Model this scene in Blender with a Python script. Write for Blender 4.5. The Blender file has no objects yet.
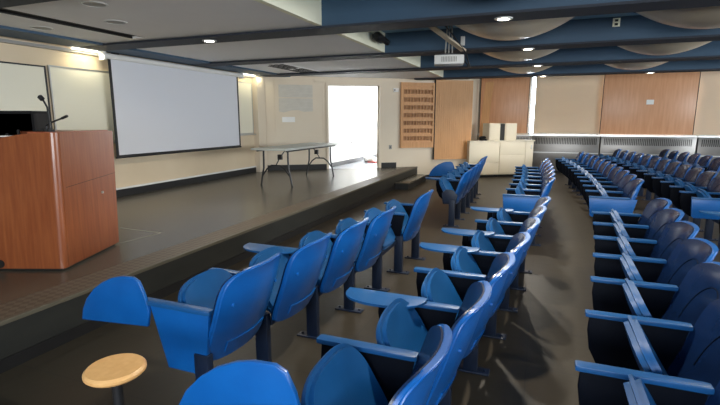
import bpy, bmesh, math, random
from mathutils import Vector, Matrix
random.seed(4)
SC = bpy.context.scene
COL = SC.collection
R = math.radians
PI = math.pi

# ------------------------------------------------------------------ camera
cam_d = bpy.data.cameras.new('camera'); cam = bpy.data.objects.new('camera', cam_d); COL.objects.link(cam)
cam.location = (0, 0, 1.6)
cam.rotation_euler = (R(90 - 10.2), 0, R(21.4))
cam_d.sensor_width = 36; cam_d.lens = 23.0; cam_d.clip_end = 200
SC.camera = cam

# ------------------------------------------------------------------ world, light, exposure
W = bpy.data.worlds.new('world'); SC.world = W; W.use_nodes = True
bg = W.node_tree.nodes['Background']; bg.inputs['Color'].default_value = (.80, .90, 1, 1); bg.inputs['Strength'].default_value = 9.0
SC.view_settings.view_transform = 'Standard'; SC.view_settings.look = 'None'
SC.view_settings.gamma = 1; SC.view_settings.exposure = 1.0; SC.view_settings.use_curve_mapping = False

def area(name, loc, aim, sx, sy, power, col=(1, 1, 1), spread=180):
    l = bpy.data.lights.new(name, 'AREA'); l.shape = 'RECTANGLE'; l.size = sx; l.size_y = sy; l.energy = power; l.color = col
    l.spread = R(spread)
    o = bpy.data.objects.new(name, l); COL.objects.link(o); o.location = loc
    o.rotation_euler = (Vector(aim) - Vector(loc)).to_track_quat('-Z', 'Y').to_euler()
    return o
area('unseen_fill_light', (1.2, -2.92, 2.0), (1.2, 0, 3.1), 6.2, 1.5, 330, (.93, .97, 1))          # unseen fill light added behind the camera
area('unseen_fill_light', (9.32, 7.0, 2.1), (0, 7.0, 3.6), 8.4, 1.3, 430, (.90, .96, 1))           # unseen fill light added in front of the right wall
area('corridor_end_fill', (-4.3, 16.7, 1.8), (-4.3, 12.0, 1.3), 1.7, 2.2, 170, (.95, .98, 1))     # added to whiten the doorway; the end wall is solid
area('corridor_overhead_fill', (-4.2, 13.6, 2.78), (-4.2, 13.6, 0), 1.2, 3.4, 75, (1, 1, 1))  # added overhead fill that overexposes the corridor

# ------------------------------------------------------------------ materials
def mat(name, col, rough=.6, metal=0, emit=None, estr=0, bump=None, noise=None, spec=.5, coat=0, trans=0):
    m = bpy.data.materials.new(name); m.use_nodes = True; nt = m.node_tree; b = nt.nodes['Principled BSDF']
    b.inputs['Base Color'].default_value = (*col, 1); b.inputs['Roughness'].default_value = rough
    b.inputs['Metallic'].default_value = metal; b.inputs['Specular IOR Level'].default_value = spec
    b.inputs['Coat Weight'].default_value = coat; b.inputs['Coat Roughness'].default_value = .12
    b.inputs['Transmission Weight'].default_value = trans
    if emit: b.inputs['Emission Color'].default_value = (*emit, 1); b.inputs['Emission Strength'].default_value = estr
    tc = nt.nodes.new('ShaderNodeTexCoord')
    if noise:                                   # (scale, scale vector, amount, second colour)
        sc, vec, c2, lo, hi = noise
        mp = nt.nodes.new('ShaderNodeMapping'); mp.inputs['Scale'].default_value = vec
        nt.links.new(tc.outputs['Object'], mp.inputs['Vector'])
        n = nt.nodes.new('ShaderNodeTexNoise'); n.inputs['Scale'].default_value = sc; n.inputs['Detail'].default_value = 6
        nt.links.new(mp.outputs['Vector'], n.inputs['Vector'])
        r = nt.nodes.new('ShaderNodeValToRGB')
        r.color_ramp.elements[0].position = lo; r.color_ramp.elements[0].color = (*col, 1)
        r.color_ramp.elements[1].position = hi; r.color_ramp.elements[1].color = (*c2, 1)
        nt.links.new(n.outputs['Fac'], r.inputs['Fac']); nt.links.new(r.outputs['Color'], b.inputs['Base Color'])
    if bump:
        n2 = nt.nodes.new('ShaderNodeTexNoise'); n2.inputs['Scale'].default_value = bump[0]; n2.inputs['Detail'].default_value = 3
        nt.links.new(tc.outputs['Object'], n2.inputs['Vector'])
        bp = nt.nodes.new('ShaderNodeBump'); bp.inputs['Strength'].default_value = bump[1]; bp.inputs['Distance'].default_value = .01
        nt.links.new(n2.outputs['Fac'], bp.inputs['Height']); nt.links.new(bp.outputs['Normal'], b.inputs['Normal'])
    return m
def tiles(name, c1, c2, size, rough, mortar=(.02, .018, .015)):
    m = mat(name, c1, rough, bump=(9, .12), spec=.5 if 'stage' in name else .3); nt = m.node_tree; b = nt.nodes['Principled BSDF']
    tc = nt.nodes.new('ShaderNodeTexCoord')
    br = nt.nodes.new('ShaderNodeTexBrick'); br.offset = 0; br.inputs['Scale'].default_value = 1
    br.inputs['Brick Width'].default_value = size; br.inputs['Row Height'].default_value = size
    br.inputs['Mortar Size'].default_value = .004; br.inputs['Color1'].default_value = (*c1, 1); br.inputs['Color2'].default_value = (*c2, 1)
    br.inputs['Mortar'].default_value = (*mortar, 1)
    nt.links.new(tc.outputs['Object'], br.inputs['Vector'])
    n = nt.nodes.new('ShaderNodeTexNoise'); n.inputs['Scale'].default_value = .9; n.inputs['Detail'].default_value = 8
    nt.links.new(tc.outputs['Object'], n.inputs['Vector'])
    mx = nt.nodes.new('ShaderNodeMix'); mx.data_type = 'RGBA'; mx.blend_type = 'MULTIPLY'; mx.inputs[0].default_value = .55
    rp = nt.nodes.new('ShaderNodeValToRGB'); rp.color_ramp.elements[0].position = .3; rp.color_ramp.elements[0].color = (.55, .5, .45, 1)
    rp.color_ramp.elements[1].position = .7; rp.color_ramp.elements[1].color = (1.1, 1.1, 1.1, 1)
    nt.links.new(n.outputs['Fac'], rp.inputs['Fac']); nt.links.new(br.outputs['Color'], mx.inputs[6]); nt.links.new(rp.outputs['Color'], mx.inputs[7])
    nt.links.new(mx.outputs[2], b.inputs['Base Color'])
    return m
M = {}
M['blue'] = mat('blue_plastic', (.002, .078, .30), .32, noise=(6, (1, 1, 1), (.003, .092, .34), .35, .65), bump=(60, .05))
M['seatblue'] = mat('blue_seat_plastic', (.004, .060, .19), .46, noise=(5, (1, 1, 1), (.006, .072, .22), .35, .65), spec=.3)
M['tablet'] = mat('blue_tablet_laminate', (.008, .070, .21), .36, spec=.35)
M['navy'] = mat('navy_plastic', (.003, .011, .042), .27, noise=(7, (1, 1, 1), (.004, .015, .055), .35, .65))
M['navy_panel'] = mat('dark_navy_panel', (.0005, .0018, .006), .6, spec=.1)
M['leg'] = mat('dark_blue_steel', (.0025, .010, .032), .45)
M['hallfloor'] = tiles('hall_floor_tile', (.028, .0235, .0168), (.032, .0265, .019), .6, .44)
M['stagefloor'] = tiles('stage_floor_tile', (.082, .076, .061), (.088, .081, .066), .9, .27, (.09, .08, .06))
M['corrfloor'] = mat('corridor_floor', (.25, .27, .32), .3)
M['tread'] = None
M['nosing'] = mat('nosing_rubber', (.10, .088, .065), .5)
M['riser'] = mat('stage_riser_rubber', (.012, .013, .012), .6, noise=(3, (1, 1, 4), (.019, .0195, .017), .3, .7))
M['black'] = mat('black_rubber', (.008, .008, .009), .5)
M['cream'] = mat('cream_wall_paint', (.74, .63, .49), .7, noise=(1.3, (1, 1, 1), (.78, .68, .54), .3, .7), bump=(40, .04))
M['stagewall'] = mat('stage_wall_paint', (.68, .55, .38), .7, noise=(1.3, (1, 1, 1), (.73, .60, .43), .3, .7))
M['white'] = mat('white_paint', (.78, .77, .74), .6)
M['soffit'] = mat('soffit_paint', (.82, .81, .80), .8, noise=(2, (1, 1, 1), (.85, .84, .83), .3, .7))
M['fascia'] = mat('fascia_cream_paint', (.93, .90, .70), .7)
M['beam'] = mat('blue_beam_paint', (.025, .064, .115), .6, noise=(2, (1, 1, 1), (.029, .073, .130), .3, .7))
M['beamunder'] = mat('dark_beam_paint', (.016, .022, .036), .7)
M['ceil'] = mat('blue_ceiling_paint', (.20, .36, .48), .7)
M['screen'] = mat('projection_screen', (.70, .71, .76), .8)
M['board'] = mat('whiteboard', (.80, .76, .62), .35)  # yellow in the base colour stands in for the strip light's glow
M['alu'] = mat('aluminium', (.55, .55, .54), .35, metal=.9)
M['radiator'] = mat('radiator_enclosure_metal', (.17, .16, .15), .30, metal=.7, noise=(1.2, (1, 1, 3), (.24, .23, .22), .3, .7), bump=(5, .1))
M['dark'] = mat('dark_slot', (.015, .014, .013), .7)
def wood(name, c1, c2, rough, sc=4, vec=(9, 9, .6), coat=0):
    return mat(name, c1, rough, noise=(sc, vec, c2, .3, .72), coat=coat)
M['lectern'] = wood('lectern_cherry_veneer', (.215, .052, .016), (.31, .090, .028), .34, coat=.3)
M['lectern_top'] = wood('lectern_top_edge', (.28, .07, .03), (.38, .11, .05), .3)
M['panelwood'] = wood('wall_panel_veneer', (.66, .315, .155), (.76, .40, .22), .32, vec=(5, 5, .4))
M['lightwood'] = wood('light_oak', (.55, .27, .10), (.66, .34, .14), .5)
M['slat'] = wood('oak_slat', (.56, .285, .105), (.64, .34, .14), .5)
M['woodtop'] = wood('tabletop_wood', (.62, .33, .12), (.70, .40, .16), .4)
M['blind'] = mat('roller_blind_fabric', (.76, .63, .49), .8, noise=(60, (1, 1, 1), (.79, .66, .52), .3, .7))
nt = M['blind'].node_tree; b = nt.nodes['Principled BSDF']; tr = nt.nodes.new('ShaderNodeBsdfTranslucent'); tr.inputs['Color'].default_value = (.50, .38, .25, 1)
mx = nt.nodes.new('ShaderNodeMixShader'); mx.inputs[0].default_value = .25; out = nt.nodes['Material Output']
nt.links.new(b.outputs[0], mx.inputs[1]); nt.links.new(tr.outputs[0], mx.inputs[2]); nt.links.new(mx.outputs[0], out.inputs['Surface'])
M['cabinet'] = mat('cream_cabinet_laminate', (.64, .58, .46), .5)
M['paper'] = mat('paper', (.92, .91, .88), .8)
M['greypaper'] = mat('grey_sheet', (.58, .54, .47), .7, noise=(5, (1, 1, 4), (.66, .62, .55), .3, .7))
M['tabletop'] = mat('folding_table_plastic', (.50, .53, .50), .4)
M['steel'] = mat('black_steel', (.012, .012, .014), .4)
M['dome'] = mat('domed_reflector_satin', (.52, .43, .31), .30, metal=.25, noise=(1.0, (1, 6, 1), (.60, .51, .38), .3, .7))
M['lamp'] = mat('lamp_lens', (1, 1, 1), .5, emit=(1, .90, .72), estr=22)
M['tube'] = mat('fluorescent_tube', (1, 1, 1), .5, emit=(1, .95, .80), estr=2.2)
M['ring'] = mat('lamp_trim_ring', (.6, .6, .58), .4)
M['grey'] = mat('grey_plastic', (.30, .29, .27), .5)
M['black_gloss'] = mat('black_gloss_plastic', (.006, .006, .007), .7, spec=.2)
M['glass'] = mat('window_glass', (.9, .95, 1), .05, trans=1)
M['stripe'] = mat('worn_tape', (.26, .25, .21), .6)
M['redpaper'] = mat('red_paper', (.5, .05, .04), .6)
# diamond tread strip
m = mat('diamond_tread_strip', (.10, .078, .055), .5); nt = m.node_tree; b = nt.nodes['Principled BSDF']
tc = nt.nodes.new('ShaderNodeTexCoord'); mp = nt.nodes.new('ShaderNodeMapping'); mp.inputs['Rotation'].default_value = (0, 0, R(45)); mp.inputs['Scale'].default_value = (22, 22, 22)
ck = nt.nodes.new('ShaderNodeTexChecker'); ck.inputs['Scale'].default_value = 1; ck.inputs['Color1'].default_value = (.075, .055, .038, 1); ck.inputs['Color2'].default_value = (.125, .10, .072, 1)
nt.links.new(tc.outputs['Object'], mp.inputs['Vector']); nt.links.new(mp.outputs['Vector'], ck.inputs['Vector']); nt.links.new(ck.outputs['Color'], b.inputs['Base Color'])
bp = nt.nodes.new('ShaderNodeBump'); bp.inputs['Strength'].default_value = .5; bp.inputs['Distance'].default_value = .01
nt.links.new(ck.outputs['Fac'], bp.inputs['Height']); nt.links.new(bp.outputs['Normal'], b.inputs['Normal']); M['tread'] = m

# ------------------------------------------------------------------ mesh helpers
def box(bm, x0, x1, y0, y1, z0, z1, bev=0, mtx=None):
    vs = [bm.verts.new((x, y, z)) for x in (x0, x1) for y in (y0, y1) for z in (z0, z1)]
    fs = [bm.faces.new([vs[i] for i in q]) for q in ((0, 1, 3, 2), (4, 6, 7, 5), (0, 4, 5, 1), (2, 3, 7, 6), (0, 2, 6, 4), (1, 5, 7, 3))]
    geo = vs
    if bev:
        es = {e for f in fs for e in f.edges}
        r = bmesh.ops.bevel(bm, geom=list(es), offset=bev, segments=2, affect='EDGES', profile=.6)
        geo = list({v for f in r['faces'] for v in f.verts} | {v for v in vs if v.is_valid})
    if mtx is not None: bmesh.ops.transform(bm, matrix=mtx, verts=geo)
def prism(bm, pts, axis, a, b, bev=0):
    """polygon pts extruded along axis ('x','y','z') from a to b"""
    def P(p, t): return {'x': (t, p[0], p[1]), 'y': (p[0], t, p[1]), 'z': (p[0], p[1], t)}[axis]
    A = [bm.verts.new(P(p, a)) for p in pts]; B = [bm.verts.new(P(p, b)) for p in pts]
    f1 = bm.faces.new(A[::-1]); f2 = bm.faces.new(B); n = len(pts)
    for i in range(n): bm.faces.new((A[i], A[(i+1) % n], B[(i+1) % n], B[i]))
    if bev:
        es = list(set(f1.edges) | set(f2.edges))
        bmesh.ops.bevel(bm, geom=es, offset=bev, segments=2, affect='EDGES', profile=.6)
def tube(bm, pts, r, seg=8):
    """round bar along a polyline"""
    pts = [Vector(p) for p in pts]; rings = []
    for i, p in enumerate(pts):
        d = (pts[min(i+1, len(pts)-1)] - pts[max(i-1, 0)]).normalized()
        u = d.orthogonal().normalized() if i == 0 else (uprev - d*uprev.dot(d)).normalized()
        uprev = u; v = d.cross(u)
        rr = r[i] if isinstance(r, (list, tuple)) else r
        rings.append([bm.verts.new(p + u*math.cos(2*PI*k/seg)*rr + v*math.sin(2*PI*k/seg)*rr) for k in range(seg)])
    for a, b in zip(rings, rings[1:]):
        for k in range(seg): bm.faces.new((a[k], a[(k+1) % seg], b[(k+1) % seg], b[k]))
    bm.faces.new(rings[0][::-1]); bm.faces.new(rings[-1])
def lathe(bm, prof, c=(0, 0, 0), seg=32):
    """profile of (r, z) turned round z at c"""
    rings = []
    for r, z in prof:
        if r < 1e-5: rings.append([bm.verts.new((c[0], c[1], c[2]+z))])
        else: rings.append([bm.verts.new((c[0]+r*math.cos(2*PI*k/seg), c[1]+r*math.sin(2*PI*k/seg), c[2]+z)) for k in range(seg)])
    for a, b in zip(rings, rings[1:]):
        if len(a) == 1 and len(b) == 1: continue
        for k in range(seg):
            j = (k+1) % seg
            if len(a) == 1: bm.faces.new((a[0], b[j], b[k]))
            elif len(b) == 1: bm.faces.new((a[k], a[j], b[0]))
            else: bm.faces.new((a[k], a[j], b[j], b[k]))
def slab(bm, F, n, m, th):
    """closed curved plate: F(i/n, j/m) -> (point, normal); thickness th along the normal"""
    g = [[F(i/n, j/m) for j in range(m+1)] for i in range(n+1)]
    A = [[bm.verts.new(g[i][j][0]) for j in range(m+1)] for i in range(n+1)]
    B = [[bm.verts.new(Vector(g[i][j][0]) + Vector(g[i][j][1])*th) for j in range(m+1)] for i in range(n+1)]
    for i in range(n):
        for j in range(m):
            bm.faces.new((A[i][j], A[i+1][j], A[i+1][j+1], A[i][j+1])); bm.faces.new((B[i][j], B[i][j+1], B[i+1][j+1], B[i+1][j]))
    rim = [(i, 0) for i in range(n)] + [(n, j) for j in range(m)] + [(i, m) for i in range(n, 0, -1)] + [(0, j) for j in range(m, 0, -1)]
    for k in range(len(rim)):
        a = rim[k]; b = rim[(k+1) % len(rim)]
        bm.faces.new((A[b[0]][b[1]], A[a[0]][a[1]], B[a[0]][a[1]], B[b[0]][b[1]]))
def mesh(name, bm, smooth=True, angle=40):
    bmesh.ops.remove_doubles(bm, verts=bm.verts, dist=1e-5)
    bmesh.ops.recalc_face_normals(bm, faces=bm.faces)
    if smooth:
        for f in bm.faces: f.smooth = True
        for e in bm.edges:
            if len(e.link_faces) == 2 and e.calc_face_angle(0) > R(angle): e.smooth = False
    me = bpy.data.meshes.new(name); bm.to_mesh(me); bm.free(); return me
def obj(name, data, material, parent=None, smooth=True, angle=40):
    me = mesh(name, data, smooth, angle) if isinstance(data, bmesh.types.BMesh) else data
    if not me.materials and material: me.materials.append(material)
    o = bpy.data.objects.new(name, me); COL.objects.link(o)
    if parent: o.parent = parent
    return o
def tag(o, label, cat, group=None):
    o['label'] = label; o['category'] = cat
    if group: o['group'] = group
    return o
def thing(name, label, cat, loc=(0, 0, 0), rz=0, group=None):
    o = bpy.data.objects.new(name, None); COL.objects.link(o); o.empty_display_size = .1
    o.location = loc; o.rotation_euler = (0, 0, rz)
    return tag(o, label, cat, group)
def struct(name, bm, m_, parent=None, smooth=False):
    o = obj(name, bm, m_, parent, smooth)
    if not parent: o['kind'] = 'structure'
    return o
def bx(*a, **k):
    bm = bmesh.new(); box(bm, *a, **k); return bm

# ------------------------------------------------------------------ room
SZ = .33; SX = -3.14; WX = -6.55; FY = 15.4; CZ = 2.96; SOF = 2.67; RX = 9.4; NY = -3.0
P0 = Vector((-6.6, 9.9)); D = Vector((.816, .579)); N = Vector((-.579, .816))        # door wall line
ANG = math.atan2(D.y, D.x)
def on(s, off=0): p = P0 + D*s + N*off; return (p.x, p.y)                            # s along the wall, off behind it
struct('floor', bx(SX-.02, RX+.2, NY-.2, FY+.4, -.1, 0), M['hallfloor'])
bm = bmesh.new()
e0 = on(5.5, .02)
tp = [(WX-.2, NY-.2), (SX-.30, NY-.2), (SX-.30, on((SX-.30+6.6)/.816)[1]+.02), (WX-.2, 9.8)]
prism(bm, tp, 'z', 0, SZ); struct('floor_stage', bm, M['stagefloor'])
YE = on((SX+6.6)/.816)[1]
struct('trim_tread', bx(SX-.30, SX-.03, NY-.2, YE-.02, 0, SZ+.002), M['tread'])
struct('trim_nosing', bx(SX-.03, SX+.01, NY-.2, YE-.02, SZ-.025, SZ+.005, bev=.004), M['nosing'])
bm = bmesh.new(); box(bm, SX-.03, SX, NY-.2, YE-.02, .085, SZ-.025); struct('stage_riser', bm, M['riser'])
struct('baseboard_stage', bx(SX-.05, SX+.012, NY-.2, YE-.02, 0, .085), M['black'])
# step beside the stage end
st = thing('stage_step', 'low black rubber step at the far end of the stage edge', 'step', (SX+.012, 10.2, 0))
obj('tread', bx(0, .34, 0, 1.75, .13, .165, bev=.006), M['stagefloor'], st)
obj('riser', bx(0, .32, .02, 1.75, 0, .13), M['black'], st)

# screen wall
struct('wall_left', bx(WX-.2, WX, NY-.2, 9.93, 0, 3.2), M['stagewall'])
struct('baseboard_left', bx(WX, WX+.025, NY, 9.9, SZ, SZ+.12), M['black'])
struct('trim_left', bx(WX, WX+.035, NY, 9.9, SZ+.12, SZ+.15), M['white'])
struct('trim_chair_rail', bx(WX, WX+.02, 5.5, 9.9, 1.20, 1.235), M['stagewall'])
# pilaster in the corner
struct('trim_pilaster', bx(WX, WX+.14, 9.62, 9.95, SZ, SOF), M['cream'])
# door wall with opening
DL, DR, DT = 1.77, 3.13, 2.47
def wallmtx(s=0, off=0, z=0): p = on(s, off); return Matrix.Translation((p[0], p[1], z)) @ Matrix.Rotation(ANG, 4, 'Z')
bm = bmesh.new(); wl = 5.72
box(bm, 0, DL, 0, .2, 0, 3.2); box(bm, DR, wl, 0, .2, 0, 3.2); box(bm, DL, DR, 0, .2, DT, 3.2)
bmesh.ops.transform(bm, matrix=wallmtx(), verts=bm.verts); struct('wall_door', bm, M['cream'])
bm = bmesh.new(); box(bm, 0, DL-.06, -.02, 0, SZ, SZ+.13); box(bm, DR+.05, 3.62, -.02, 0, SZ, SZ+.13); box(bm, 4.1, wl-.01, -.02, 0, 0, .10)
bmesh.ops.transform(bm, matrix=wallmtx(), verts=bm.verts); struct('baseboard_door_wall', bm, M['black'])
bm = bmesh.new(); box(bm, DL-.06, DL, -.03, .2, SZ, DT+.06); box(bm, DR, DR+.06, -.03, .2, SZ, DT+.06); box(bm, DL, DR, -.03, .2, DT, DT+.06)
bmesh.ops.transform(bm, matrix=wallmtx(), verts=bm.verts); struct('door_frame', bm, M['cream'])
bm = bmesh.new(); box(bm, .42, 1.66, -.012, 0, 1.18, 1.21); box(bm, 1.62, 1.65, -.012, 0, 1.21, 2.6); box(bm, .42, .45, -.012, 0, 1.21, 2.6)
bmesh.ops.transform(bm, matrix=wallmtx(), verts=bm.verts); struct('trim_wall_moulding', bm, M['cream'])
# corridor behind the doorway
cx0, cx1 = -5.25, -3.25
tp = [(cx0-.1, on((cx0-.1+6.6)/.816)[1]+.2), (cx1+.1, on((cx1+.1+6.6)/.816)[1]+.2), (cx1+.1, 17), (cx0-.1, 17)]
dp0 = on(DL, -.0); dp1 = on(DR, -.0)
bm = bmesh.new(); prism(bm, [on(DL-.05, .0), on(DR+.05, .0), (cx1, 17), (cx0, 17)], 'z', SZ-.1, SZ+.001); struct('floor_corridor', bm, M['corrfloor'])
struct('wall_corridor_left', bx(cx0-.1, cx0, on(1.77, .0)[1]+.12, 17, 0, 3), M['white'])
struct('wall_corridor_right', bx(cx1, cx1+.1, on((cx1+.1+6.6)/.816, .2)[1]+.1, 17, 0, 3), M['white'])
struct('wall_corridor_end', bx(cx0-.1, cx1+.1, 17, 17.1, 0, 3), M['white'])
struct('ceiling_corridor', bx(cx0-.1, cx1+.1, 11.2, 17.1, 2.9, 3.0), M['white'])
struct('baseboard_corridor', bx(cx0, cx0+.02, 11.3, 17, SZ, SZ+.12), M['black'])
# jog wall and far wall
je = on(wl)
struct('wall_jog', bx(je[0]-.15, je[0], je[1]+.02, FY+.2, 0, 3.2), M['cream'])
struct('wall_far', bx(je[0]-.15, RX+.2, FY, FY+.2, 0, 1.14), M['cream'])
struct('wall_far_upper', bx(je[0]-.15, -.42, FY, FY+.2, 1.14, 3.2), M['cream'])
struct('wall_far_head', bx(-.42, RX+.2, FY, FY+.2, 2.93, 3.2), M['cream'])
bm = bmesh.new()
for x in (-.42, 1.5, 4.0, 6.5, RX-.05): box(bm, x, x+.05, FY+.03, FY+.1, 1.14, 2.93)
box(bm, -.42, RX, FY+.03, FY+.1, 1.14, 1.19); box(bm, -.42, RX, FY+.03, FY+.1, 2.88, 2.93)
win = struct('window_1', bm, M['alu'])
obj('pane', bx(-.38, RX-.05, FY+.055, FY+.065, 1.17, 2.9), M['glass'], win, smooth=False)
struct('wall_right', bx(RX, RX+.2, NY-.2, FY+.2, 0, 3.2), M['cream'])
struct('wall_near', bx(WX-.2, RX+.2, NY-.2, NY, 0, 3.2), M['cream'])
for nm, args in (('added_frame_near', (-2.0, 4.4, NY, NY+.06, 1.2, 2.8)), ('added_frame_right', (RX-.06, RX, 2.7, 11.3, 1.4, 2.8))):  # unseen frames added round the two fill lights, on solid walls
    x0, x1, y0, y1, z0, z1 = args; bm = bmesh.new()
    if nm == 'added_frame_near':
        box(bm, x0, x1, y0, y1, z0, z0+.05); box(bm, x0, x1, y0, y1, z1-.05, z1)
        for x in (x0, 1.2, x1-.05): box(bm, x, x+.05, y0, y1, z0+.05, z1-.05)
    else:
        box(bm, x0, x1, y0, y1, z0, z0+.05); box(bm, x0, x1, y0, y1, z1-.05, z1)
        for y in (y0, 6.9, y1-.05): box(bm, x0, x1, y, y+.05, z0+.05, z1-.05)
    struct(nm, bm, M['alu'])

# ------------------------------------------------------------------ ceiling
EX = -2.45                                   # edge of the stage soffit
struct('ceiling', bx(EX-.1, RX+.2, NY-.2, FY+.4, CZ, CZ+.1), M['ceil'])
bm = bmesh.new()                             # soffit over the stage with the long slot left open
BX = -5.88
box(bm, -4.98, EX, NY, FY, SOF, SOF+.06); box(bm, BX, -5.2, NY, 13, SOF, SOF+.06)
box(bm, -5.2, -4.98, 4.9, 13, SOF, SOF+.06); box(bm, -5.2, -4.98, NY, 2.7, SOF, SOF+.06); 
struct('ceiling_stage', bm, M['soffit'])
bm = bmesh.new(); box(bm, -4.985, -4.975, 2.7, 4.9, SOF, SOF+.16); box(bm, -5.205, -5.195, 2.7, 4.9, SOF, SOF+.16); box(bm, -5.2, -4.98, 2.7, 4.9, SOF+.03, SOF+.05)
struct('trim_slot', bm, M['dark'])
struct('ceiling_cove', bx(WX-.1, BX, NY, 10.6, SOF+.12, SOF+.2), M['soffit'])
struct('trim_fascia', bx(EX-.06, EX+.01, NY, 13.3, SOF-.005, CZ), M['fascia'])
bm = bmesh.new(); box(bm, -6.42, BX, NY, 10.3, SOF-.03, SOF+.12); struct('trim_blue_band', bm, M['beam'])
beams = [(2.65, 3.03), (5.02, 5.40), (7.32, 7.70), (9.66, 10.04), (12.04, 12.42)]
for i, (a, b) in enumerate(beams):
    xl = -6.33
    if i == 4: xl = on(0)[0]+2.95
    if i == 3: xl = -6.33
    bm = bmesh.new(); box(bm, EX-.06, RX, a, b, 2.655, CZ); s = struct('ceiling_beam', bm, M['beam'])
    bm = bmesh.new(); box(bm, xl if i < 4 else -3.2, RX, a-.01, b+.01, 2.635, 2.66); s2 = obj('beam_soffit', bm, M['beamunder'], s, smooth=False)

# domed reflectors
cols = [(-.45, 'left'), (1.68, 'right'), (4.1, 'outer')]
bays = [(4.02, 'nearest'), (6.36, 'second'), (8.68, 'third'), (11.04, 'farthest')]
bm = bmesh.new(); prof = []
Rr, dp = .88, .34
for k in range(15):
    t = k/14; prof.append((Rr*t, -dp*(1-t*t)))
prof += [(Rr+.02, .0), (Rr+.02, .02), (0, .02)]
lathe(bm, prof, seg=48); dome_me = mesh('domed_reflector', bm)
bm = bmesh.new(); pp = [(Rr+.02, -.012), (Rr+.045, -.012), (Rr+.045, .02), (Rr+.02, .02)]
lathe(bm, pp+[pp[0]], seg=48); rim_me = mesh('rim', bm)
for cxn, cn in cols:
    for by, bn in bays:
        if cn == 'outer' and by < 9: continue
        t = thing('ceiling_dome', f'beige satin ceiling dome in the {bn} bay between beams, {cn} column', 'ceiling dome', (cxn, by, CZ-.021), group='domes between the ceiling beams')
        obj('bowl', dome_me, M['dome'], t); obj('rim', rim_me, M['dark'], t)

# recessed lamps under the beams
bm = bmesh.new(); lathe(bm, [(0, -.004), (.058, -.004), (.062, .0), (0, .0)], seg=20); lens_me = mesh('lens', bm)
bm = bmesh.new(); lathe(bm, [(.06, 0), (.062, -.012), (.092, -.008), (.094, 0), (.06, 0)], seg=24); ringm = mesh('trim_ring', bm)
beamname = ['beam over the camera', 'nearest beam', 'second beam', 'third beam', 'farthest beam']
def downlight(x, y, z, label, power, group='recessed lamps under the beams'):
    t = thing('recessed_light', label, 'ceiling light', (x, y, z), group=group)
    obj('trim_ring', ringm, M['ring'], t); obj('lens', lens_me, M['lamp'], t)
    l = bpy.data.lights.new('lamp_glow', 'AREA'); l.shape = 'DISK'; l.size = .12; l.energy = power; l.color = (1, .90, .74); l.spread = R(150)
    o = bpy.data.objects.new('lamp_glow', l); COL.objects.link(o); o.parent = t; o.location = (0, 0, -.02)
for i, (a, b) in enumerate(beams):
    y = (a+b)/2+.02
    for x, nm in (({0: -.45, 1: -.45, 2: -.28, 3: -.17, 4: -.07}[i], 'middle'), (2.15, 'right'), (4.5, 'far right')):
        if x > 4 and i == 4 or x > 1 and i in (2, 3): continue
        downlight(x, y, 2.635, f'glowing recessed lamp under the {beamname[i]}, {nm} one', 26 if x < 1 else 12)
    if i == 1: downlight(-4.2, y, 2.635, f'glowing recessed lamp under the {beamname[i]} above the stage', 14)

# dark recessed cans in the soffit, grille
bm = bmesh.new(); lathe(bm, [(.10, -.006), (.12, -.004), (.12, 0), (.10, 0), (.10, -.006)], seg=24); canring = mesh('trim_ring', bm)
bm = bmesh.new(); lathe(bm, [(0, -.003), (.10, -.003), (.10, 0), (0, 0)], seg=24); candisc = mesh('reflector', bm)
for x, y, lb in ((-4.0, 3.36, 'nearest the camera'), (-4.5, 4.03, 'beside the black slot'), (-5.6, 3.96, 'beside the blue band'), (-4.26, 7.83, 'beyond the nearest beam')):
    t = thing('unlit_recessed_light', f'unlit recessed can light in the grey soffit {lb}', 'ceiling light', (x, y, SOF))
    obj('trim_ring', canring, M['ring'], t); obj('reflector', candisc, M['soffit'] if y > 4 else M['grey'], t)
t = thing('ceiling_grille', 'dark slotted air grille in the grey soffit above the table', 'vent', (-5.0, 8.9, SOF))
obj('backing', bx(-.27, .27, -.85, .85, -.006, 0), M['soffit'], t)
bm = bmesh.new()
for r_ in range(4):
    for c_ in range(10):
        if (r_*7+c_*3) % 11 == 0: continue
        box(bm, -.23+r_*.12, -.145+r_*.12, -.80+c_*.16, -.68+c_*.16, -.012, -.006)
obj('slots', bm, M['dark'], t)

# cove light strips by the stage wall
struct('trim_cove', bx(WX, WX+.09, NY, 9.6, 2.575, 2.615), M['grey'])
for y0, y1, lb in ((4.95, 5.45, 'above the whiteboard'), (8.98, 9.85, 'beyond the projection screen')):
    t = thing('strip_light', f'glowing fluorescent strip light in the cove {lb}', 'strip light', (-6.475, y0, SOF-.055))
    obj('housing', bx(-.045, .045, 0, y1-y0, .03, .16), M['white'], t)
    bm = bmesh.new(); tube(bm, [(0, .04, 0.012), (0, y1-y0-.04, 0.012)], .016, 10); obj('fluorescent_tube', bm, M['tube'], t)
    l = bpy.data.lights.new('strip_glow', 'AREA'); l.shape = 'RECTANGLE'; l.size = .05; l.size_y = y1-y0-.1; l.energy = 1.3; l.color = (1, .92, .62)
    o = bpy.data.objects.new('strip_glow', l); COL.objects.link(o); o.parent = t; o.location = (0.13, (y1-y0)/2, -.03); o.rotation_euler = (0, R(28), 0)

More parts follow.
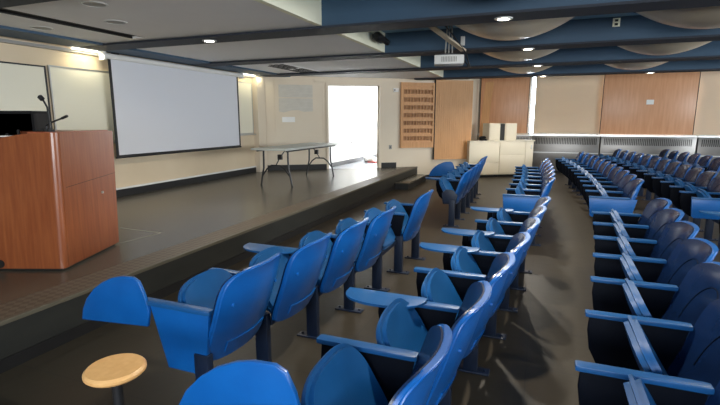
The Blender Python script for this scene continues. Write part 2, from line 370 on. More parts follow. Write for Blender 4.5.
# ------------------------------------------------------------------ boards and screen on the stage wall
def wallboard(name, label, y0, y1, z0, z1, tray=True, fr=M['alu']):
    t = thing(name, label, 'whiteboard', (WX, (y0+y1)/2, z0)); h = z1-z0; w = (y1-y0)/2
    obj('writing_surface', bx(.003, .018, -w+.02, w-.02, .02, h-.02), M['board'], t)
    bm = bmesh.new()
    box(bm, 0, .028, -w, w, 0, .02); box(bm, 0, .028, -w, w, h-.02, h); box(bm, 0, .028, -w, -w+.02, .02, h-.02); box(bm, 0, .028, w-.02, w, .02, h-.02)
    obj('frame', bm, fr, t)
    if tray: obj('pen_tray', bx(0, .09, -w, w, -.03, 0, bev=.004), M['alu'], t)
    return t
wallboard('whiteboard', 'large cream whiteboard behind the lectern at the left edge', 1.6, 4.60, 1.25, 2.34, fr=M['steel'])
wallboard('whiteboard', 'yellowish lit whiteboard between lectern microphones and projection screen', 4.64, 6.2, 1.25, 2.36)
wallboard('whiteboard', 'narrow whiteboard with pen tray between the screen and the corner', 8.6, 9.58, 1.27, 2.46)
t = thing('projection_screen', 'large white pull-down projection screen hanging on the stage wall', 'projection screen', (-6.40, 5.45, .98))
y0, y1 = 5.52-5.45, 8.86-5.45
obj('fabric', bx(-.002, .002, y0+.05, y1-.05, .05, 1.56), M['screen'], t)
obj('border', (lambda b_: (box(b_, -.003, .003, y0, y0+.05, .0, 1.56), box(b_, -.003, .003, y1-.05, y1, .0, 1.56), box(b_, -.003, .003, y0+.05, y1-.05, .02, .05), b_)[-1])(bmesh.new()), M['black'], t)
bm = bmesh.new(); tube(bm, [(0, y0-.01, .012), (0, y1+.01, .012)], .016, 10); obj('weight_bar', bm, M['black'], t)
bm = bmesh.new(); tube(bm, [(0, y0-.07, 1.60), (0, y1+.12, 1.60)], .045, 16); obj('roller_housing', bm, M['white'], t)
bm = bmesh.new(); box(bm, -.06, .05, y0-.11, y0-.06, 1.53, 1.67, bev=.006); obj('end_bracket', bm, M['white'], t)
bm = bmesh.new(); box(bm, -.06, .05, y1+.11, y1+.16, 1.53, 1.67, bev=.006); obj('end_bracket', bm, M['white'], t)
bm = bmesh.new(); box(bm, -.03, .03, y0+.1, y0+.2, 1.64, 1.66); obj('latch', bm, M['black'], t)

# ------------------------------------------------------------------ lectern
A = Vector((-3.71, 2.58)); B_ = Vector((-4.02, 3.40)); Cc = Vector((-4.93, 2.12)); Dd = Vector((-5.24, 2.94))
t = thing('lectern', 'big cherry wood lectern desk at the left edge of the stage', 'lectern', (A.x, A.y, SZ))
def L(p, z): return Vector((p.x-A.x, p.y-A.y, z))
hh = 1.165
def quadwall(P, Q, za, zb, th=.03, z0=.02):
    """upright board from P to Q, tops za and zb, th thick to the left of P->Q"""
    d = (Q-P).normalized(); n = Vector((-d.y, d.x))*th
    bm = bmesh.new()
    vs = [bm.verts.new(L(*a)) for a in ((P, z0), (Q, z0), (Q, zb), (P, za))] + [bm.verts.new(L(*a)) for a in ((P+n, z0), (Q+n, z0), (Q+n, zb), (P+n, za))]
    for q in ((0, 1, 2, 3), (7, 6, 5, 4), (0, 4, 5, 1), (1, 5, 6, 2), (2, 6, 7, 3), (3, 7, 4, 0)): bm.faces.new([vs[i] for i in q])
    bmesh.ops.bevel(bm, geom=bm.edges[:], offset=.004, segments=2, affect='EDGES'); return bm
dA = (Cc-A).normalized(); dB = (B_-A).normalized()
rc = .05; A1 = A+dA*rc; A2 = A+dB*rc
bm = bmesh.new()                                   # front with the rounded corner post as one veneer shell
mid = A1 + dA*.36
obj('side_panel', quadwall(A2, B_, hh, hh-.005, .028), M['lectern'], t)
bm = bmesh.new(); pts = []
ctr = A + dA*rc + dB*rc
for k in range(9):
    a = k/8; p = (A1-ctr).lerp(A2-ctr, a); p = p.normalized()*rc*(1.0) if True else p
    pts.append((ctr.x+p.x-A.x, ctr.y+p.y-A.y))
pts.append((ctr.x-A.x, ctr.y-A.y)); prism(bm, pts, 'z', .02, hh); obj('corner_post', bm, M['lectern'], t)
d_ = (A1-Cc).normalized(); nn = Vector((-d_.y, d_.x))
bm = bmesh.new()
zz = [(Cc, 1.02), (A1+dA*.62, 1.02+.07), (A1+dA*.22, hh-.01), (A1, hh)]
lo = [bm.verts.new(L(p, .02)) for p, z in zz]; hi = [bm.verts.new(L(p, z)) for p, z in zz]
lo2 = [bm.verts.new(L(p+nn*.028, .02)) for p, z in zz]; hi2 = [bm.verts.new(L(p+nn*.028, z)) for p, z in zz]
for i in range(3):
    bm.faces.new((lo[i], lo[i+1], hi[i+1], hi[i])); bm.faces.new((lo2[i+1], lo2[i], hi2[i], hi2[i+1]))
    bm.faces.new((hi[i], hi[i+1], hi2[i+1], hi2[i])); bm.faces.new((lo[i+1], lo[i], lo2[i], lo2[i+1]))
bm.faces.new((lo[0], hi[0], hi2[0], lo2[0])); bm.faces.new((lo[3], lo2[3], hi2[3], hi[3]))
obj('front_panel', bm, M['lectern'], t, smooth=False)
obj('back_panel', quadwall(B_, Dd, hh-.005, 1.0, .028), M['lectern'], t)
obj('end_panel', quadwall(Dd, Cc, 1.0, 1.02, .028), M['lectern'], t)
bm = bmesh.new(); prism(bm, [tuple(L(p, 0))[:2] for p in (A1+dA*.20+dB*.03, A+dA*.04+dB*.03, B_+dA*.03-dB*.03, B_+dA*.55-dB*.03, A1+dA*.50+dB*.35)], 'z', hh-.03, hh+.006, bev=.004); obj('worktop', bm, M['lectern_top'], t)
bm = bmesh.new(); prism(bm, [tuple(L(p, 0))[:2] for p in (A1+dA*.03+dB*.03, Cc-dA*.03+dB*.03, Dd-dA*.03-dB*.03, B_+dA*.03-dB*.03)], 'z', .90, .93); obj('shelf', bm, M['lectern'], t)
bm = bmesh.new(); prism(bm, [tuple(L(p, 0))[:2] for p in (A+dA*.03+dB*.03, Cc-dA*.03+dB*.03, Dd-dA*.03-dB*.03, B_+dA*.03-dB*.03)], 'z', 0, .02); obj('plinth', bm, M['black'], t)
bm = bmesh.new(); p = A+dB*.62; n2 = Vector((dB.y, -dB.x)); tube(bm, [L(p, .58), L(p+n2*.012, .58)], .012, 12); obj('lock', bm, M['alu'], t)
bm = bmesh.new(); p = A+dA*.55; n3 = Vector((-dA.y, dA.x)); tube(bm, [L(p, .06), L(p+n3*.004, .06)], .035, 16); ch = obj('cable_hole', bm, M['black'], t)
bm = bmesh.new(); p1 = A+dB*.09; p2 = B_; q = n2*.0015
vs = [bm.verts.new(L(p1+q, .70)), bm.verts.new(L(p2+q, .74)), bm.verts.new(L(p2+q, .744)), bm.verts.new(L(p1+q, .704))]; bm.faces.new(vs)
bmesh.ops.solidify(bm, geom=bm.faces[:], thickness=.001); obj('seam', bm, M['dark'], t)

for ch_ in t.children:                        # the case leans out a little towards the room
    for v in ch_.data.vertices: k_ = v.co.z/1.165; v.co.x += dB.x*.06*k_+.012*k_; v.co.y += dB.y*.06*k_
# white tape outline on the stage floor
pa, pb, pc = (-4.61, 3.93), (-3.97, 3.92), (-4.03, 3.43)
t = thing('floor_tape', 'pale tape outline on the stage floor beside the lectern', 'tape', (pb[0], pb[1], SZ))
bm = bmesh.new()
for q0, q1 in ((pa, pb), (pb, pc)):
    v0 = Vector((q0[0]-pb[0], q0[1]-pb[1])); v1 = Vector((q1[0]-pb[0], q1[1]-pb[1])); n_ = (v1-v0).normalized(); n_ = Vector((-n_.y, n_.x))*.009
    prism(bm, [tuple(v0-n_), tuple(v1-n_), tuple(v1+n_), tuple(v0+n_)], 'z', .0005, .002)
obj('strips', bm, M['stripe'], t, smooth=False)
# equipment on the lectern
t = thing('equipment_rack', 'black audio equipment rack standing on the lectern', 'audio equipment', (-4.62, 2.60, SZ+.935), R(21))
obj('case', (lambda b_: (box(b_, -.62, .56, .10, .13, 0, .40), box(b_, -.62, -.60, -.18, .10, 0, .40), box(b_, .54, .56, -.10, .10, 0, .40), box(b_, -.62, .56, -.12, .12, .385, .41, bev=.004), b_)[-1])(bmesh.new()), M['black_gloss'], t)
obj('mixer', bx(-.58, .52, -.10, .08, .02, .15, bev=.006), M['steel'], t)
bm = bmesh.new()
for k in range(12): lathe(bm, [(0, .03), (.010, .03), (.013, 0), (0, 0)], (-.45+k*.075, -.03, .15), 10)
obj('knobs', bm, M['grey'], t)
for k in range(9): obj('switch', bx(-.42+k*.1, -.40+k*.1, -.075, -.055, .15, .19+.03*(k % 3), bev=.003), M['steel'], t)
obj('cover_sheet', bx(.1, .5, -.12, -.02, .19, .20), M['paper'], t)
def mic(label, base, pts, head):
    t = thing('gooseneck_microphone', label, 'microphone', base)
    bm = bmesh.new(); lathe(bm, [(0, .02), (.03, .02), (.035, 0), (0, 0)], seg=16); obj('base', bm, M['steel'], t)
    bm = bmesh.new(); tube(bm, pts, .0075, 8); obj('gooseneck', bm, M['steel'], t)
    a, b = Vector(pts[-1]), Vector(pts[-1])+Vector(head); bm = bmesh.new(); tube(bm, [a, a.lerp(b, .15), a.lerp(b, .85), b], [.010, head_r, head_r, .010], 12); obj('microphone_head', bm, M['black'], t)
head_r = .02
mic('upright black gooseneck microphone on the lectern beside the rack', (-3.86, 2.70, SZ+hh+.006), [(0, 0, .0), (.0, 0, .12), (-.005, 0, .20), (-.03, -.01, .26)], (-.03, -.01, .035))
head_r = .011
mic('slanting thin black microphone leaning right over the lectern', (-3.99, 2.76, SZ+hh+.006), [(0, 0, .0), (.0, 0, .05), (.10, 0, .085), (.20, 0, .11)], (.07, 0, .02))

# ------------------------------------------------------------------ folding table on the stage
t = thing('folding_table', 'grey topped folding table with black steel legs on the stage', 'table', (-4.75, 8.62, SZ))
obj('tabletop', bx(-.38, .38, -1.22, 1.22, .70, .74, bev=.012), M['tabletop'], t)
obj('apron', (lambda b_: (box(b_, -.33, -.31, -1.1, 1.1, .67, .70), box(b_, .31, .33, -1.1, 1.1, .67, .70), b_)[-1])(bmesh.new()), M['steel'], t)
for sy in (-1, 1):
    yb = sy*.95
    for sx in (-1, 1):
        bm = bmesh.new()
        tube(bm, [(sx*.27, yb, .69), (sx*.27, yb, .50), (sx*.275, yb, .34), (sx*.31, yb, .20), (sx*.345, yb, .01)], .018, 8); obj('leg', bm, M['steel'], t)
        bm = bmesh.new(); tube(bm, [(sx*.345, yb, .0), (sx*.345, yb, .025)], .02, 10); obj('foot', bm, M['black'], t)
    bm = bmesh.new()
    tube(bm, [(-.30, yb, .20), (-.20, yb, .33), (-.10, yb, .40), (.10, yb, .40), (.20, yb, .33), (.30, yb, .20)], .015, 8)
    obj('crossbar', bm, M['steel'], t)
    bm = bmesh.new(); tube(bm, [(0, yb, .40), (0, yb-sy*.18, .56), (0, yb-sy*.40, .69)], .011, 8); box(bm, -.04, .04, yb-sy*.16-.03, yb-sy*.16+.03, .50, .60); obj('brace', bm, M['steel'], t)

# ------------------------------------------------------------------ things on the door wall
def onwall(name, label, cat, s, z, off=0): 
    p = on(s, off); return thing(name, label, cat, (p[0], p[1], z), ANG)
t = onwall('notice_sheet', 'upper grey sheet taped to the wall left of the doorway', 'sheet', .94, 2.13)
bm = bmesh.new(); box(bm, -.42, .43, -.008, 0, .02, .33); obj('sheet', bm, M['greypaper'], t)
t = onwall('notice_sheet', 'lower grey sheet with torn bottom edge left of the doorway', 'sheet', .94, 1.78)
bm = bmesh.new(); prism(bm, [(-.42, .02), (-.30, .0), (-.12, .05), (.05, .06), (.20, .02), (.43, .03), (.43, .35), (-.42, .35)], 'y', -.006, 0); obj('sheet', bm, M['greypaper'], t)
tag(obj('paper_notice', (lambda b_: (box(b_, -.16, .16, -.005, 0, 0, .13), bmesh.ops.transform(b_, matrix=wallmtx(.75, 0, 1.54), verts=b_.verts), b_)[-1])(bmesh.new()), M['paper']), 'small white paper strip below the torn grey sheet', 'paper')
t = onwall('wall_thermostat', 'small white thermostat on the wall between doorway and rack', 'thermostat', 3.58, 2.32)
obj('cover', bx(-.075, .075, -.03, 0, 0, .10, bev=.008), M['white'], t); obj('dial', bx(-.045, -.02, -.034, -.03, .03, .07), M['dark'], t)
t = onwall('wall_switch', 'small grey switch plate low on the wall beside the doorway', 'switch', 3.45, .82)
obj('plate', bx(-.04, .04, -.008, 0, 0, .11, bev=.003), M['grey'], t); obj('toggle', bx(-.01, .01, -.02, -.008, .04, .07), M['dark'], t)
t = onwall('exit_plate', 'small cream plate on the wall above the doorway', 'plate', 1.55, 2.53)
obj('plate', bx(-.14, .14, -.02, 0, 0, .07, bev=.004), M['cream'], t)
# card rack
t = onwall('card_rack', 'oak card rack with rows of small slots on the wall', 'rack', 4.19, .85)
w, h = .475, 1.72
obj('backboard', bx(-w, w, -.03, 0, 0, h), M['lightwood'], t, smooth=False)
bm = bmesh.new(); box(bm, -w, -w+.05, -.07, -.03, 0, h); box(bm, w-.05, w, -.07, -.03, 0, h); box(bm, -w+.05, w-.05, -.07, -.03, h-.08, h); box(bm, -w+.05, w-.05, -.07, -.03, 0, .16)
obj('frame', bm, M['lightwood'], t, smooth=False)
rnd = random.Random(3)
for r_ in range(7):
    z = .20+r_*.205; bm = bmesh.new()
    box(bm, -w+.05, w-.05, -.068, -.03, z+.11, z+.17)
    bmr = obj('shelf_rail', bm, M['lightwood'], t, smooth=False); bm = bmesh.new()
    for c_ in range(9):
        x = -w+.11+c_*.094; box(bm, x-.02, x+.02, -.036-.0, -.030, z+.0, z+.11)
        box(bm, x+.036, x+.046, -.06, -.03, z, z+.11)
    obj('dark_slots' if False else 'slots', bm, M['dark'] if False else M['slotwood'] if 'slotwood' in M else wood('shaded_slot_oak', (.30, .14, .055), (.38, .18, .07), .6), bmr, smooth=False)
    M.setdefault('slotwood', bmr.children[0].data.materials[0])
# slatted panel leaf
t = onwall('slatted_panel', 'tall light oak slatted panel beside the card rack', 'wall panel', 5.23, .52)
w, h = .545, 2.13
obj('board', bx(-w, w, -.09, -.02, 0, h), M['slat'], t, smooth=False)
bm = bmesh.new()
for k in range(17):
    x = -w+.05+k*.062
    box(bm, x, x+.022, -.10, -.09, .06, h-.06)
obj('slats', bm, M['slat'], t, smooth=False)
obj('edge_strip', bx(-w-.012, -w, -.09, 0, 0, h), M['dark'], t, smooth=False)
# oak board on the jog wall, panels, blinds
bm = bmesh.new(); prism(bm, [(-1.86, 0), (-1.66, 0), (-1.42, 2.70), (-1.66, 2.70)], 'y', 14.45, 14.48, bev=.004)
tag(obj('oak_board', bm, M['lightwood'], smooth=False), 'narrow light oak board leaning behind the left end of the cabinets', 'board')
def farpanel(label, x0, x1, z0, z1):
    t = thing('wood_wall_panel', label, 'wall panel', ((x0+x1)/2, FY-.2, z0)); w = (x1-x0)/2; h = z1-z0
    obj('veneer_board', bx(-w, w, 0, .04, 0, h, bev=.004), M['panelwood'], t)
    obj('edge_strip', bx(-w-.015, -w, -.005, .04, 0, h), M['dark'], t, smooth=False); obj('edge_strip', bx(w, w+.015, -.005, .04, 0, h), M['dark'], t, smooth=False)
    return t
farpanel('narrow reddish wood wall panel behind the cream cabinet boxes', je[0]+.06, -.45, 1.19, 2.94)
farpanel('wide reddish wood wall panel with small paper between two blinds', 1.57, 3.84, 1.19, 2.94)
tag(obj('paper_note', bx(2.66, 2.84, FY-.212, FY-.206, 2.02, 2.15), M['paper']), 'tiny white paper stuck on the wide wood wall panel', 'paper')
def blind(label, x0, x1):
    t = thing('roller_blind', label, 'blind', ((x0+x1)/2, FY-.10, 1.185)); w = (x1-x0)/2
    obj('fabric', bx(-w, w, 0, .006, .02, 1.73), M['blind'], t, smooth=False)
    bm = bmesh.new(); tube(bm, [(-w, .003, .01), (w, .003, .01)], .014, 8); obj('bottom_bar', bm, M['blind'], t)
    bm = bmesh.new(); tube(bm, [(-w, .003, 1.73), (w, .003, 1.73)], .025, 10); obj('roller', bm, M['white'], t)
blind('beige roller blind left of the wide wood panel', -.27, 1.62)
blind('beige roller blind right of the wide wood panel', 3.80, 6.45)
blind('beige roller blind nearest the right wall', 6.47, 9.35)
# sill and radiator enclosure
struct('trim_sill', bx(je[0]+.01, RX, FY-.34, FY, 1.12, 1.14), M['alu'])
for k, (x0, x1) in enumerate([(-1.84, -.30), (-.28, 1.56), (1.60, 3.92), (3.96, 6.4), (6.44, 9.38)]):
    lb = ['behind the cream cabinet', 'left of the wide wood panel', 'under the wide wood panel', 'right of the wide wood panel', 'nearest the right wall'][k]
    t = thing('radiator_cover', f'metal radiator enclosure with slotted grille {lb}', 'radiator cover', ((x0+x1)/2, FY-.33, 0), group='radiator covers along the window wall'); w = (x1-x0)/2
    obj('front_panel', bx(-w, w, 0, .30, .08, 1.115, bev=.006), M['radiator'], t)
    obj('kick_plate', bx(-w, w, .03, .30, 0, .08), M['black'], t)
    bm = bmesh.new(); n = int(2*w/.045)
    for i in range(n):
        x = -w+.08+i*.045
        if x < w-.08: box(bm, x, x+.022, -.004, 0, .88, 1.07)
    obj('grille_slots', bm, M['dark'], t, smooth=False)
    obj('ledge', bx(-w, w, -.012, 0, .62, .64), M['alu'], t)

# cream cabinet run against the far corner
Q0 = Vector((-1.72, 13.0))
def cab(name, label, cat, s, z): p = Q0 + D*s; return thing(name, label, cat, (p.x, p.y, z), ANG)
t = cab('cabinet', 'cream storage cabinet, left unit below the white boxes', 'cabinet', 0, 0)
obj('body', bx(-.13, .785, .02, .16, .07, 1.0), M['cabinet'], t, smooth=False); obj('plinth', bx(-.11, .785, .05, .15, 0, .07), M['black'], t)
obj('door', bx(-.14, .78, 0, .018, .42, .99, bev=.003), M['cabinet'], t); obj('door', bx(-.14, .78, 0, .018, .09, .41, bev=.003), M['cabinet'], t)
t = cab('cabinet', 'cream storage cabinet, right unit with a narrow end door', 'cabinet', .80, 0)
obj('body', bx(-.005, 1.06, .02, .58, .07, 1.0), M['cabinet'], t, smooth=False); obj('plinth', bx(0, 1.03, .05, .5, 0, .07), M['black'], t)
obj('door', bx(0, .80, 0, .018, .62, .99, bev=.003), M['cabinet'], t); obj('door', bx(0, .80, 0, .018, .09, .61, bev=.003), M['cabinet'], t)
d = obj('door', bx(.81, 1.055, 0, .018, .09, .99, bev=.003), M['cabinet'], t); obj('handle', bx(.97, 1.0, -.02, 0, .78, .9, bev=.004), M['alu'], d)
tag(obj('cabinet_worktop', (lambda b_: (box(b_, -.14, .42, -.02, .16, 1.0, 1.03), box(b_, .42, 1.88, -.02, .6, 1.0, 1.03), bmesh.ops.transform(b_, matrix=Matrix.Translation((Q0.x, Q0.y, 0)) @ Matrix.Rotation(ANG, 4, 'Z'), verts=b_.verts), b_)[-1])(bmesh.new()), M['cabinet']), 'cream worktop across both storage cabinets', 'worktop')
t = cab('cabinet_box', 'small cream two-door box with dark middle gap on the worktop', 'box', .90, 1.03)
obj('case', (lambda b_: (box(b_, -.42, -.08, .08, .45, 0, .47, bev=.004), box(b_, .07, .44, .08, .45, 0, .47, bev=.004), box(b_, -.09, .08, .30, .45, 0, .46), b_)[-1])(bmesh.new()), M['cabinet'], t)
obj('middle_recess', bx(-.08, .07, .10, .28, 0, .455), M['dark'], t)
obj('door', bx(-.40, -.10, .065, .08, .02, .45, bev=.003), M['cabinet'], t); obj('door', bx(.095, .42, .065, .08, .02, .45, bev=.003), M['cabinet'], t)
t = cab('telephone', 'small black telephone on the worktop left of the boxes', 'telephone', .30, 1.03)
bm = bmesh.new(); prism(bm, [(.0, 0), (.15, 0), (.15, .10), (.0, .03)], 'x', -.08, .08, bev=.004); obj('base', bm, M['black_gloss'], t)
bm = bmesh.new(); tube(bm, [(-.09, .09, .08), (-.06, .09, .105), (.06, .09, .105), (.09, .09, .08)], .018, 10); obj('handset', bm, M['black_gloss'], t)

# corridor contents
t = thing('crumpled_bag', 'crumpled white bag with red scrap on the corridor floor', 'bag', (-4.85, 13.2, SZ+.001))
bm = bmesh.new(); bmesh.ops.create_icosphere(bm, subdivisions=3, radius=.2); rn = random.Random(2)
for v in bm.verts: v.co *= 1+.16*math.sin(v.co.x*31+v.co.y*17)+rn.uniform(-.06, .06); v.co.z = max(0, v.co.z*.55+.09); 
obj('bag', bm, M['white'], t)
bm = bmesh.new(); prism(bm, [(-.16, -.06), (.1, -.12), (.16, .02), (-.02, .09)], 'z', 0, .03); o = obj('red_scrap', bm, M['redpaper'], t); o.location = (.16, -.15, .0)
t = thing('wall_bracket', 'small grey handrail bracket on the bright corridor wall', 'bracket', (cx0, 12.7, .93))
bm = bmesh.new(); tube(bm, [(0, 0, 0), (.06, 0, .02), (.09, .0, .04)], .012, 8); box(bm, 0, .01, -.05, .05, -.03, .05); tube(bm, [(.09, -.16, .02), (.09, .16, .06)], .012, 8); obj('rail', bm, M['grey'], t)

# ------------------------------------------------------------------ projector under the ceiling
t = thing('projector', 'white ceiling projector hanging between the blue beams', 'projector', (-1.32, 6.85, 2.375), R(12))
obj('body', bx(-.20, .21, -.14, .17, 0, .125, bev=.012), M['white'], t)
bm = bmesh.new()
for k in range(10): box(bm, -.10+k*.022, -.09+k*.022, -.144, -.138, .03, .10)
obj('vent', bm, M['grey'], t); obj('side_cap', bx(.205, .225, -.12, .12, .01, .115, bev=.004), M['steel'], t)
bm = bmesh.new(); box(bm, -.13, .13, -.10, .10, .125, .15, bev=.004); obj('mount_plate', bm, M['steel'], t)
for dx in (-.05, .0, .05):
    bm = bmesh.new(); tube(bm, [(dx, 0, .15), (dx*.6, 0, CZ-2.375)], .010, 8); obj('drop_rod', bm, M['grey'], t)
bm = bmesh.new(); tube(bm, [(.20, .05, .10), (.27, .03, .0), (.30, .0, -.03), (.24, 0, .16), (.05, -.3, .35), (-.22, -.8, .56)], .010, 8); obj('cable', bm, M['steel'], t)
t = thing('diagonal_strut', 'beige diagonal strut running down towards the ceiling projector', 'strut', (-1.62, 5.75, CZ-.02))
bm = bmesh.new(); a = Vector((0, 0, -.01)); b = Vector((.50, 1.15, -.37)); dr = (b-a)
mt = Matrix.Translation(a) @ dr.to_track_quat('Z', 'Y').to_matrix().to_4x4(); box(bm, -.045, .045, -.012, .012, 0, dr.length, bev=.003, mtx=mt); obj('bar', bm, M['dome'], t)
t = thing('soffit_spotlight', 'black spotlight bracketed to the cream soffit edge', 'spotlight', (EX+.01, 6.75, 2.80))  # spotlight fixture on the soffit edge
obj('bracket', bx(0, .06, -.03, .03, -.02, .05), M['steel'], t)
bm = bmesh.new(); tube(bm, [(.10, -.15, .0), (.10, -.10, 0), (.10, .12, -.01), (.10, .14, -.01)], [.05, .07, .06, .03], 14); obj('lamp_body', bm, M['black'], t)
bm = bmesh.new(); tube(bm, [(.10, .14, 0), (.13, .30, -.03)], .045, 12); obj('lamp_hood', bm, M['black'], t)
for x, z, lb in ((.83, 2.89, 'with two dark sockets on the second beam face'), ):
    t = thing('beam_outlet', 'small cream outlet plate ' + lb, 'outlet', (x, 7.309, z-.06))
    obj('plate', bx(-.045, .045, -.008, 0, 0, .11, bev=.003), M['fascia'], t)
    obj('socket', bx(-.02, .02, -.011, -.008, .015, .045), M['dark'], t); obj('socket', bx(-.02, .02, -.011, -.008, .065, .095), M['dark'], t)
t = thing('junction_box', 'small white junction box on the second beam above the projector', 'junction box', (-1.2, 7.309, 2.70))
obj('box', bx(-.03, .03, -.03, 0, 0, .13, bev=.004), M['white'], t)

# ------------------------------------------------------------------ lecture chairs
def squircle(u, v, n):
    """square grid 0..1 -> superellipse of exponent n in -1..1"""
    a, b = 2*u-1, 2*v-1; m_ = max(abs(a), abs(b))
    if m_ < 1e-6: return 0., 0.
    k = m_/((abs(a)**n+abs(b)**n)**(1/n)); return a*k, b*k
def back_x(y, z):
    q = (z-.32)/.53; q = max(0, q)
    return -.175+.175*q**1.1 - .060*(y/.26)**2 + .02*math.sin(PI*min(1, q)) + (.018*((q-.85)/.15)**2 if q > .85 else 0)
def back_pt(u, v, inset=0, off=0):
    """u,v 0..1 over the backrest; faces -x"""
    a, b = squircle(u, v, 4.3 if v > .5 else 8)
    y = a*(.275-inset)*(.965+.035*min(1, (b+1)/.6)); z = .585+b*(.265-inset)
    return Vector((back_x(y, z)+off, y, z))
bm = bmesh.new(); slab(bm, lambda u, v: (back_pt(u, v), Vector((1, 0, .1)).normalized()), 16, 16, .032)
bmesh.ops.recalc_face_normals(bm, faces=bm.faces)
es = [e for e in bm.edges if len(e.link_faces) == 2 and e.calc_face_angle(0) > R(60)]
bmesh.ops.bevel(bm, geom=es, offset=.008, segments=3, affect='EDGES')
slab(bm, lambda u, v: (Vector((back_x(-.17+.34*u, .37+.06*v)+.030, -.17+.34*u, .37+.06*v)), Vector((1, 0, 0))), 8, 2, .009)   # moulded plate low on the rear
for sy in (-1, 1):
    x_ = back_x(.2, .66); tube(bm, [(x_+.028, sy*.20, .66), (x_+.041, sy*.20, .66)], .010, 10)
ME_back = mesh('backrest', bm, angle=50)
bm = bmesh.new(); slab(bm, lambda u, v: (back_pt(u, v, .006, .002), Vector((-1, 0, -.1)).normalized()), 16, 16, .010)
ME_pad = mesh('back_pad', bm, angle=50)
bm = bmesh.new()                               # piping line on the pad
pl = []
for k in range(29):
    a = PI*k/28; y_ = .165*math.cos(a); z_ = .50+.24*math.sin(a)**.8; pl.append((back_x(y_, z_)-.0085, y_, z_))
tube(bm, pl, .0025, 6); ME_pipe = mesh('piping', bm)
HX, HZ = -.245, .345
sd = Vector((-.50, 0, .866)).normalized(); sn = Vector((-sd.z, 0, sd.x))     # up along the tipped seat; outward (towards the stage)
def seat_pt(u, v):
    a, b = squircle(u, v, 2.9 if v > .5 else 6); y = a*.243; q = (b+1)/2
    bow = .030*(1-a*a)*math.sin(PI*q) - .03*max(0, q-.8)**1.5
    return Vector((HX, y, HZ)) + sd*(.415*q) + sn*bow
bm = bmesh.new(); slab(bm, lambda u, v: (seat_pt(u, v), -sn), 14, 16, .058)
bmesh.ops.recalc_face_normals(bm, faces=bm.faces)
es = [e for e in bm.edges if len(e.link_faces) == 2 and e.calc_face_angle(0) > R(60)]
bmesh.ops.bevel(bm, geom=es, offset=.022, segments=4, affect='EDGES')
ME_seat = mesh('seat', bm, angle=60)
AY = .275
def std(y):
    bm = bmesh.new(); prism(bm, [(-.565, .625), (-.57, .55), (-.555, .45), (-.51, .36), (-.44, .305), (-.24, .29), (-.19, .38), (-.14, .625)], 'y', y-.011, y+.011, bev=.004); return mesh('side_panel', bm)
def endstd(y):
    bm = bmesh.new(); prism(bm, [(-.585, .63), (-.565, .40), (-.54, .385), (-.17, .385), (-.10, .42), (-.05, .63)], 'y', y-.017, y+.017, bev=.005); return mesh('end_panel', bm)
ME_std = std(AY); ME_stdn = endstd(-AY); ME_stdf = endstd(AY)
bm = bmesh.new(); prism(bm, [(-.53, .63), (-.43, .28), (-.18, .28), (-.14, .63)], 'y', -AY-.012, -AY+.017, bev=.005); ME_narrow = mesh('end_panel', bm)
bm = bmesh.new(); prism(bm, [(-.36, .50), (-.34, .34), (-.15, .34), (-.12, .48), (-.20, .56), (-.30, .56)], 'y', -AY-.012, -AY+.017, bev=.005); ME_brack = mesh('side_bracket', bm)
def arm(y):
    bm = bmesh.new(); prism(bm, [(-.585, y-.022), (-.57, y-.027), (-.15, y-.027), (-.13, y-.02), (-.13, y+.02), (-.15, y+.027), (-.57, y+.027), (-.585, y+.022)], 'z', .625, .648, bev=.005); return mesh('armrest', bm)
ME_arm = arm(AY); ME_armn = arm(-AY)
def leg(y):
    bm = bmesh.new(); box(bm, -.245, -.155, y-.022, y+.022, .01, .40, bev=.006); return mesh('leg', bm)
def foot(y):
    bm = bmesh.new(); box(bm, -.32, -.08, y-.04, y+.04, 0, .012, bev=.003); 
    for x in (-.29, -.11): lathe(bm, [(0, .022), (.010, .022), (.010, .012), (0, .012)], (x, y, 0), 8)
    return mesh('foot_plate', bm)
ME_leg = leg(AY); ME_legn = leg(-AY); ME_foot = foot(AY); ME_footn = foot(-AY)
bm = bmesh.new(); box(bm, -.255, -.215, -.253, .253, .315, .355, bev=.005); ME_rail = mesh('cross_rail', bm)
def dshape(L0, W0, n=20):
    """straight edge on y=0, bulge to -y"""
    p = [(0, 0)]
    for k in range(n+1):
        a = PI*k/n; x = L0/2-L0/2*math.cos(a); p.append((-L0+x*1.0 if False else -x, -W0*math.sin(a)**.62))
    p.append((-L0, 0)); q = []
    for a in p:
        if not q or (abs(a[0]-q[-1][0])+abs(a[1]-q[-1][1])) > 1e-4: q.append(a)
    if abs(q[-1][0]-q[0][0])+abs(q[-1][1]-q[0][1]) < 1e-4: q.pop()
    return q
TL, TW = .45, .185
bm = bmesh.new(); prism(bm, [(x-.30, y+AY+.02) for x, y in dshape(TL, TW)], 'z', .655, .668, bev=.004); ME_tab = mesh('tablet_down', bm)
bm = bmesh.new(); box(bm, -.66, -.44, AY-.09, AY+.0, .648, .655, bev=.004); tube(bm, [(-.50, AY-.02, .58), (-.50, AY-.02, .65)], .014, 8); ME_hinge = mesh('tablet_hinge', bm)
bm = bmesh.new()                                # raised tablet, upright beside the arm front
pts = [(x-.02, z-.002) for x, z in [(-.52, .505), (-1.02, .465), (-1.005, .53), (-.965, .60), (-.90, .665), (-.83, .715), (-.75, .75), (-.68, .768), (-.60, .772), (-.56, .755), (-.53, .69), (-.50, .60)]]
prism(bm, pts, 'y', -AY-.028, -AY-.010, bev=.004); ME_tabup = mesh('tablet_raised', bm)

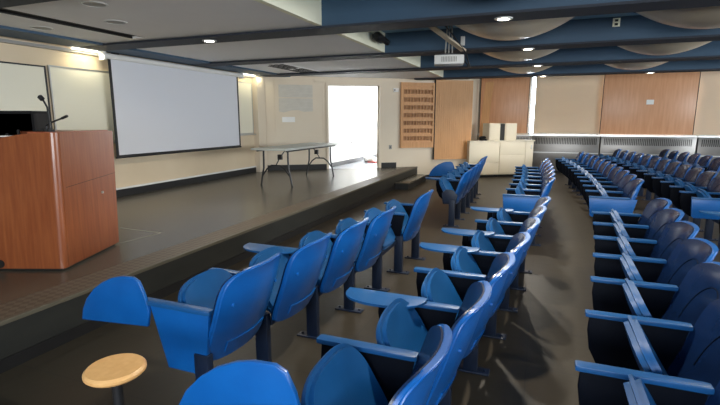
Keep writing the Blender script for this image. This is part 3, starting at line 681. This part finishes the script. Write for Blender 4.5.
ORD = ['first', 'second', 'third', 'fourth', 'fifth', 'sixth', 'seventh', 'eighth', 'ninth', 'tenth', 'eleventh', 'twelfth', 'thirteenth', 'fourteenth']
ROWN = {1: 'front', 2: 'second', 3: 'third', 4: 'fourth', 5: 'fifth'}
ROWX = {1: -1.0, 2: .17, 3: 1.20, 4: 2.38, 5: 3.55}
def make_chair(x, y, rz, label, group, near_end=False, far_end=False, tab=None, back=True):
    t = thing('lecture_seat', label, 'chair', (x, y, 0), rz, group)
    if back:
        b = obj('backrest', ME_back, M['blue'], t); p = obj('back_pad', ME_pad, M['navy'], b); p['label'] = 'dark navy pad'
        obj('piping', ME_pipe, M['navy_panel'], b)
    obj('seat', ME_seat, M['seatblue'], t)
    obj('side_panel', ME_std, M['navy_panel'], t)
    obj('armrest', ME_arm, M['tablet'], t)
    obj('leg', ME_leg, M['leg'], t); obj('foot_plate', ME_foot, M['leg'], t)
    obj('cross_rail', ME_rail, M['leg'], t)
    if near_end:
        if near_end == 'bare': obj('side_bracket', ME_brack, M['leg'], t)
        else: obj('end_panel', ME_narrow if tab in ('up', 'up2') else ME_stdn, M['blue'], t); obj('armrest', ME_armn, M['tablet'], t)
        obj('leg', ME_legn, M['leg'], t); obj('foot_plate', ME_footn, M['leg'], t)
    if tab == 'down':
        a = obj('tablet', ME_tab, M['tablet'], t); obj('tablet_hinge', ME_hinge, M['leg'], a)
    if tab == 'up': obj('tablet', ME_tabup, M['blue'], t)
    if tab == 'up2': obj('tablet', ME_tabup, M['blue'], t).location = (.17, 0, .07)
    if tab == 'upfar':
        a = obj('tablet', ME_tabup, M['blue'], t); a.location = (0, 2*AY, .02)
    return t
PIT = .55; YC, RAD = 7.5, 40.
def block(row, y_start, idx, total, near, tabs, PIT=.55, bare=False, nobacks=()):
    """seats from y_start (near arm of seat 0) away from the camera; near block counts back from the cross aisle"""
    for k in idx:
        y = y_start + PIT*(k+.5)
        x = ROWX[row] - (y-YC)**2/(2*RAD)
        rz = 0
        pos = ORD[total-1-k] if near else ORD[k]
        tb = tabs.get(k); look = {'down': ' with lowered tablet', 'up': ' with raised tablet', 'upfar': ' with raised tablet', 'up2': ' with raised tablet', None: ''}[tb]
        if k in nobacks: look = ' with missing backrest'
        lab = f"blue tip-up seat{look}, {pos} from the cross aisle, {'near' if near else 'far'} block, {ROWN[row]} row"
        make_chair(x, y, rz, lab, f"lecture seats in the {ROWN[row]} row, {'near' if near else 'far'} block", near_end=('bare' if bare else True) if k == 0 else False, far_end=(k == total-1), tab=tb, back=k not in nobacks)
block(1, 1.77, range(6), 6, True, {0: 'up', 1: 'down'}, nobacks=(4,))
block(2, 1.17, range(7), 7, True, {0: 'up2', 1: 'down', 3: 'down', 4: 'down', 6: 'down'})
block(3, 1.325, range(7), 7, True, {}, .575)
block(4, 4.55, range(2), 2, True, {1: 'down'})
block(1, 6.88, range(6), 6, False, {0: 'down', 3: 'upfar'}, bare=True)
block(2, 6.20, range(7), 7, False, {})
block(3, 6.43, range(11), 11, False, {})
block(4, 6.80, range(13), 13, False, {})
block(5, 7.10, range(7, 13), 13, False, {})

# wooden side table at the lower left
t = thing('side_table', 'small round light wood table beside the nearest front row seat', 'table', (-1.53, 1.22, 0))
bm = bmesh.new(); lathe(bm, [(0, .60), (.105, .60), (.115, .61), (.115, .62), (.105, .63), (0, .63)], seg=32); obj('tabletop', bm, M['woodtop'], t)
bm = bmesh.new(); tube(bm, [(0, 0, .02), (0, 0, .60)], .02, 12); obj('pedestal', bm, M['steel'], t)
bm = bmesh.new(); lathe(bm, [(0, .0), (.13, .0), (.13, .012), (.03, .03), (0, .03)], seg=24); obj('base', bm, M['steel'], t)
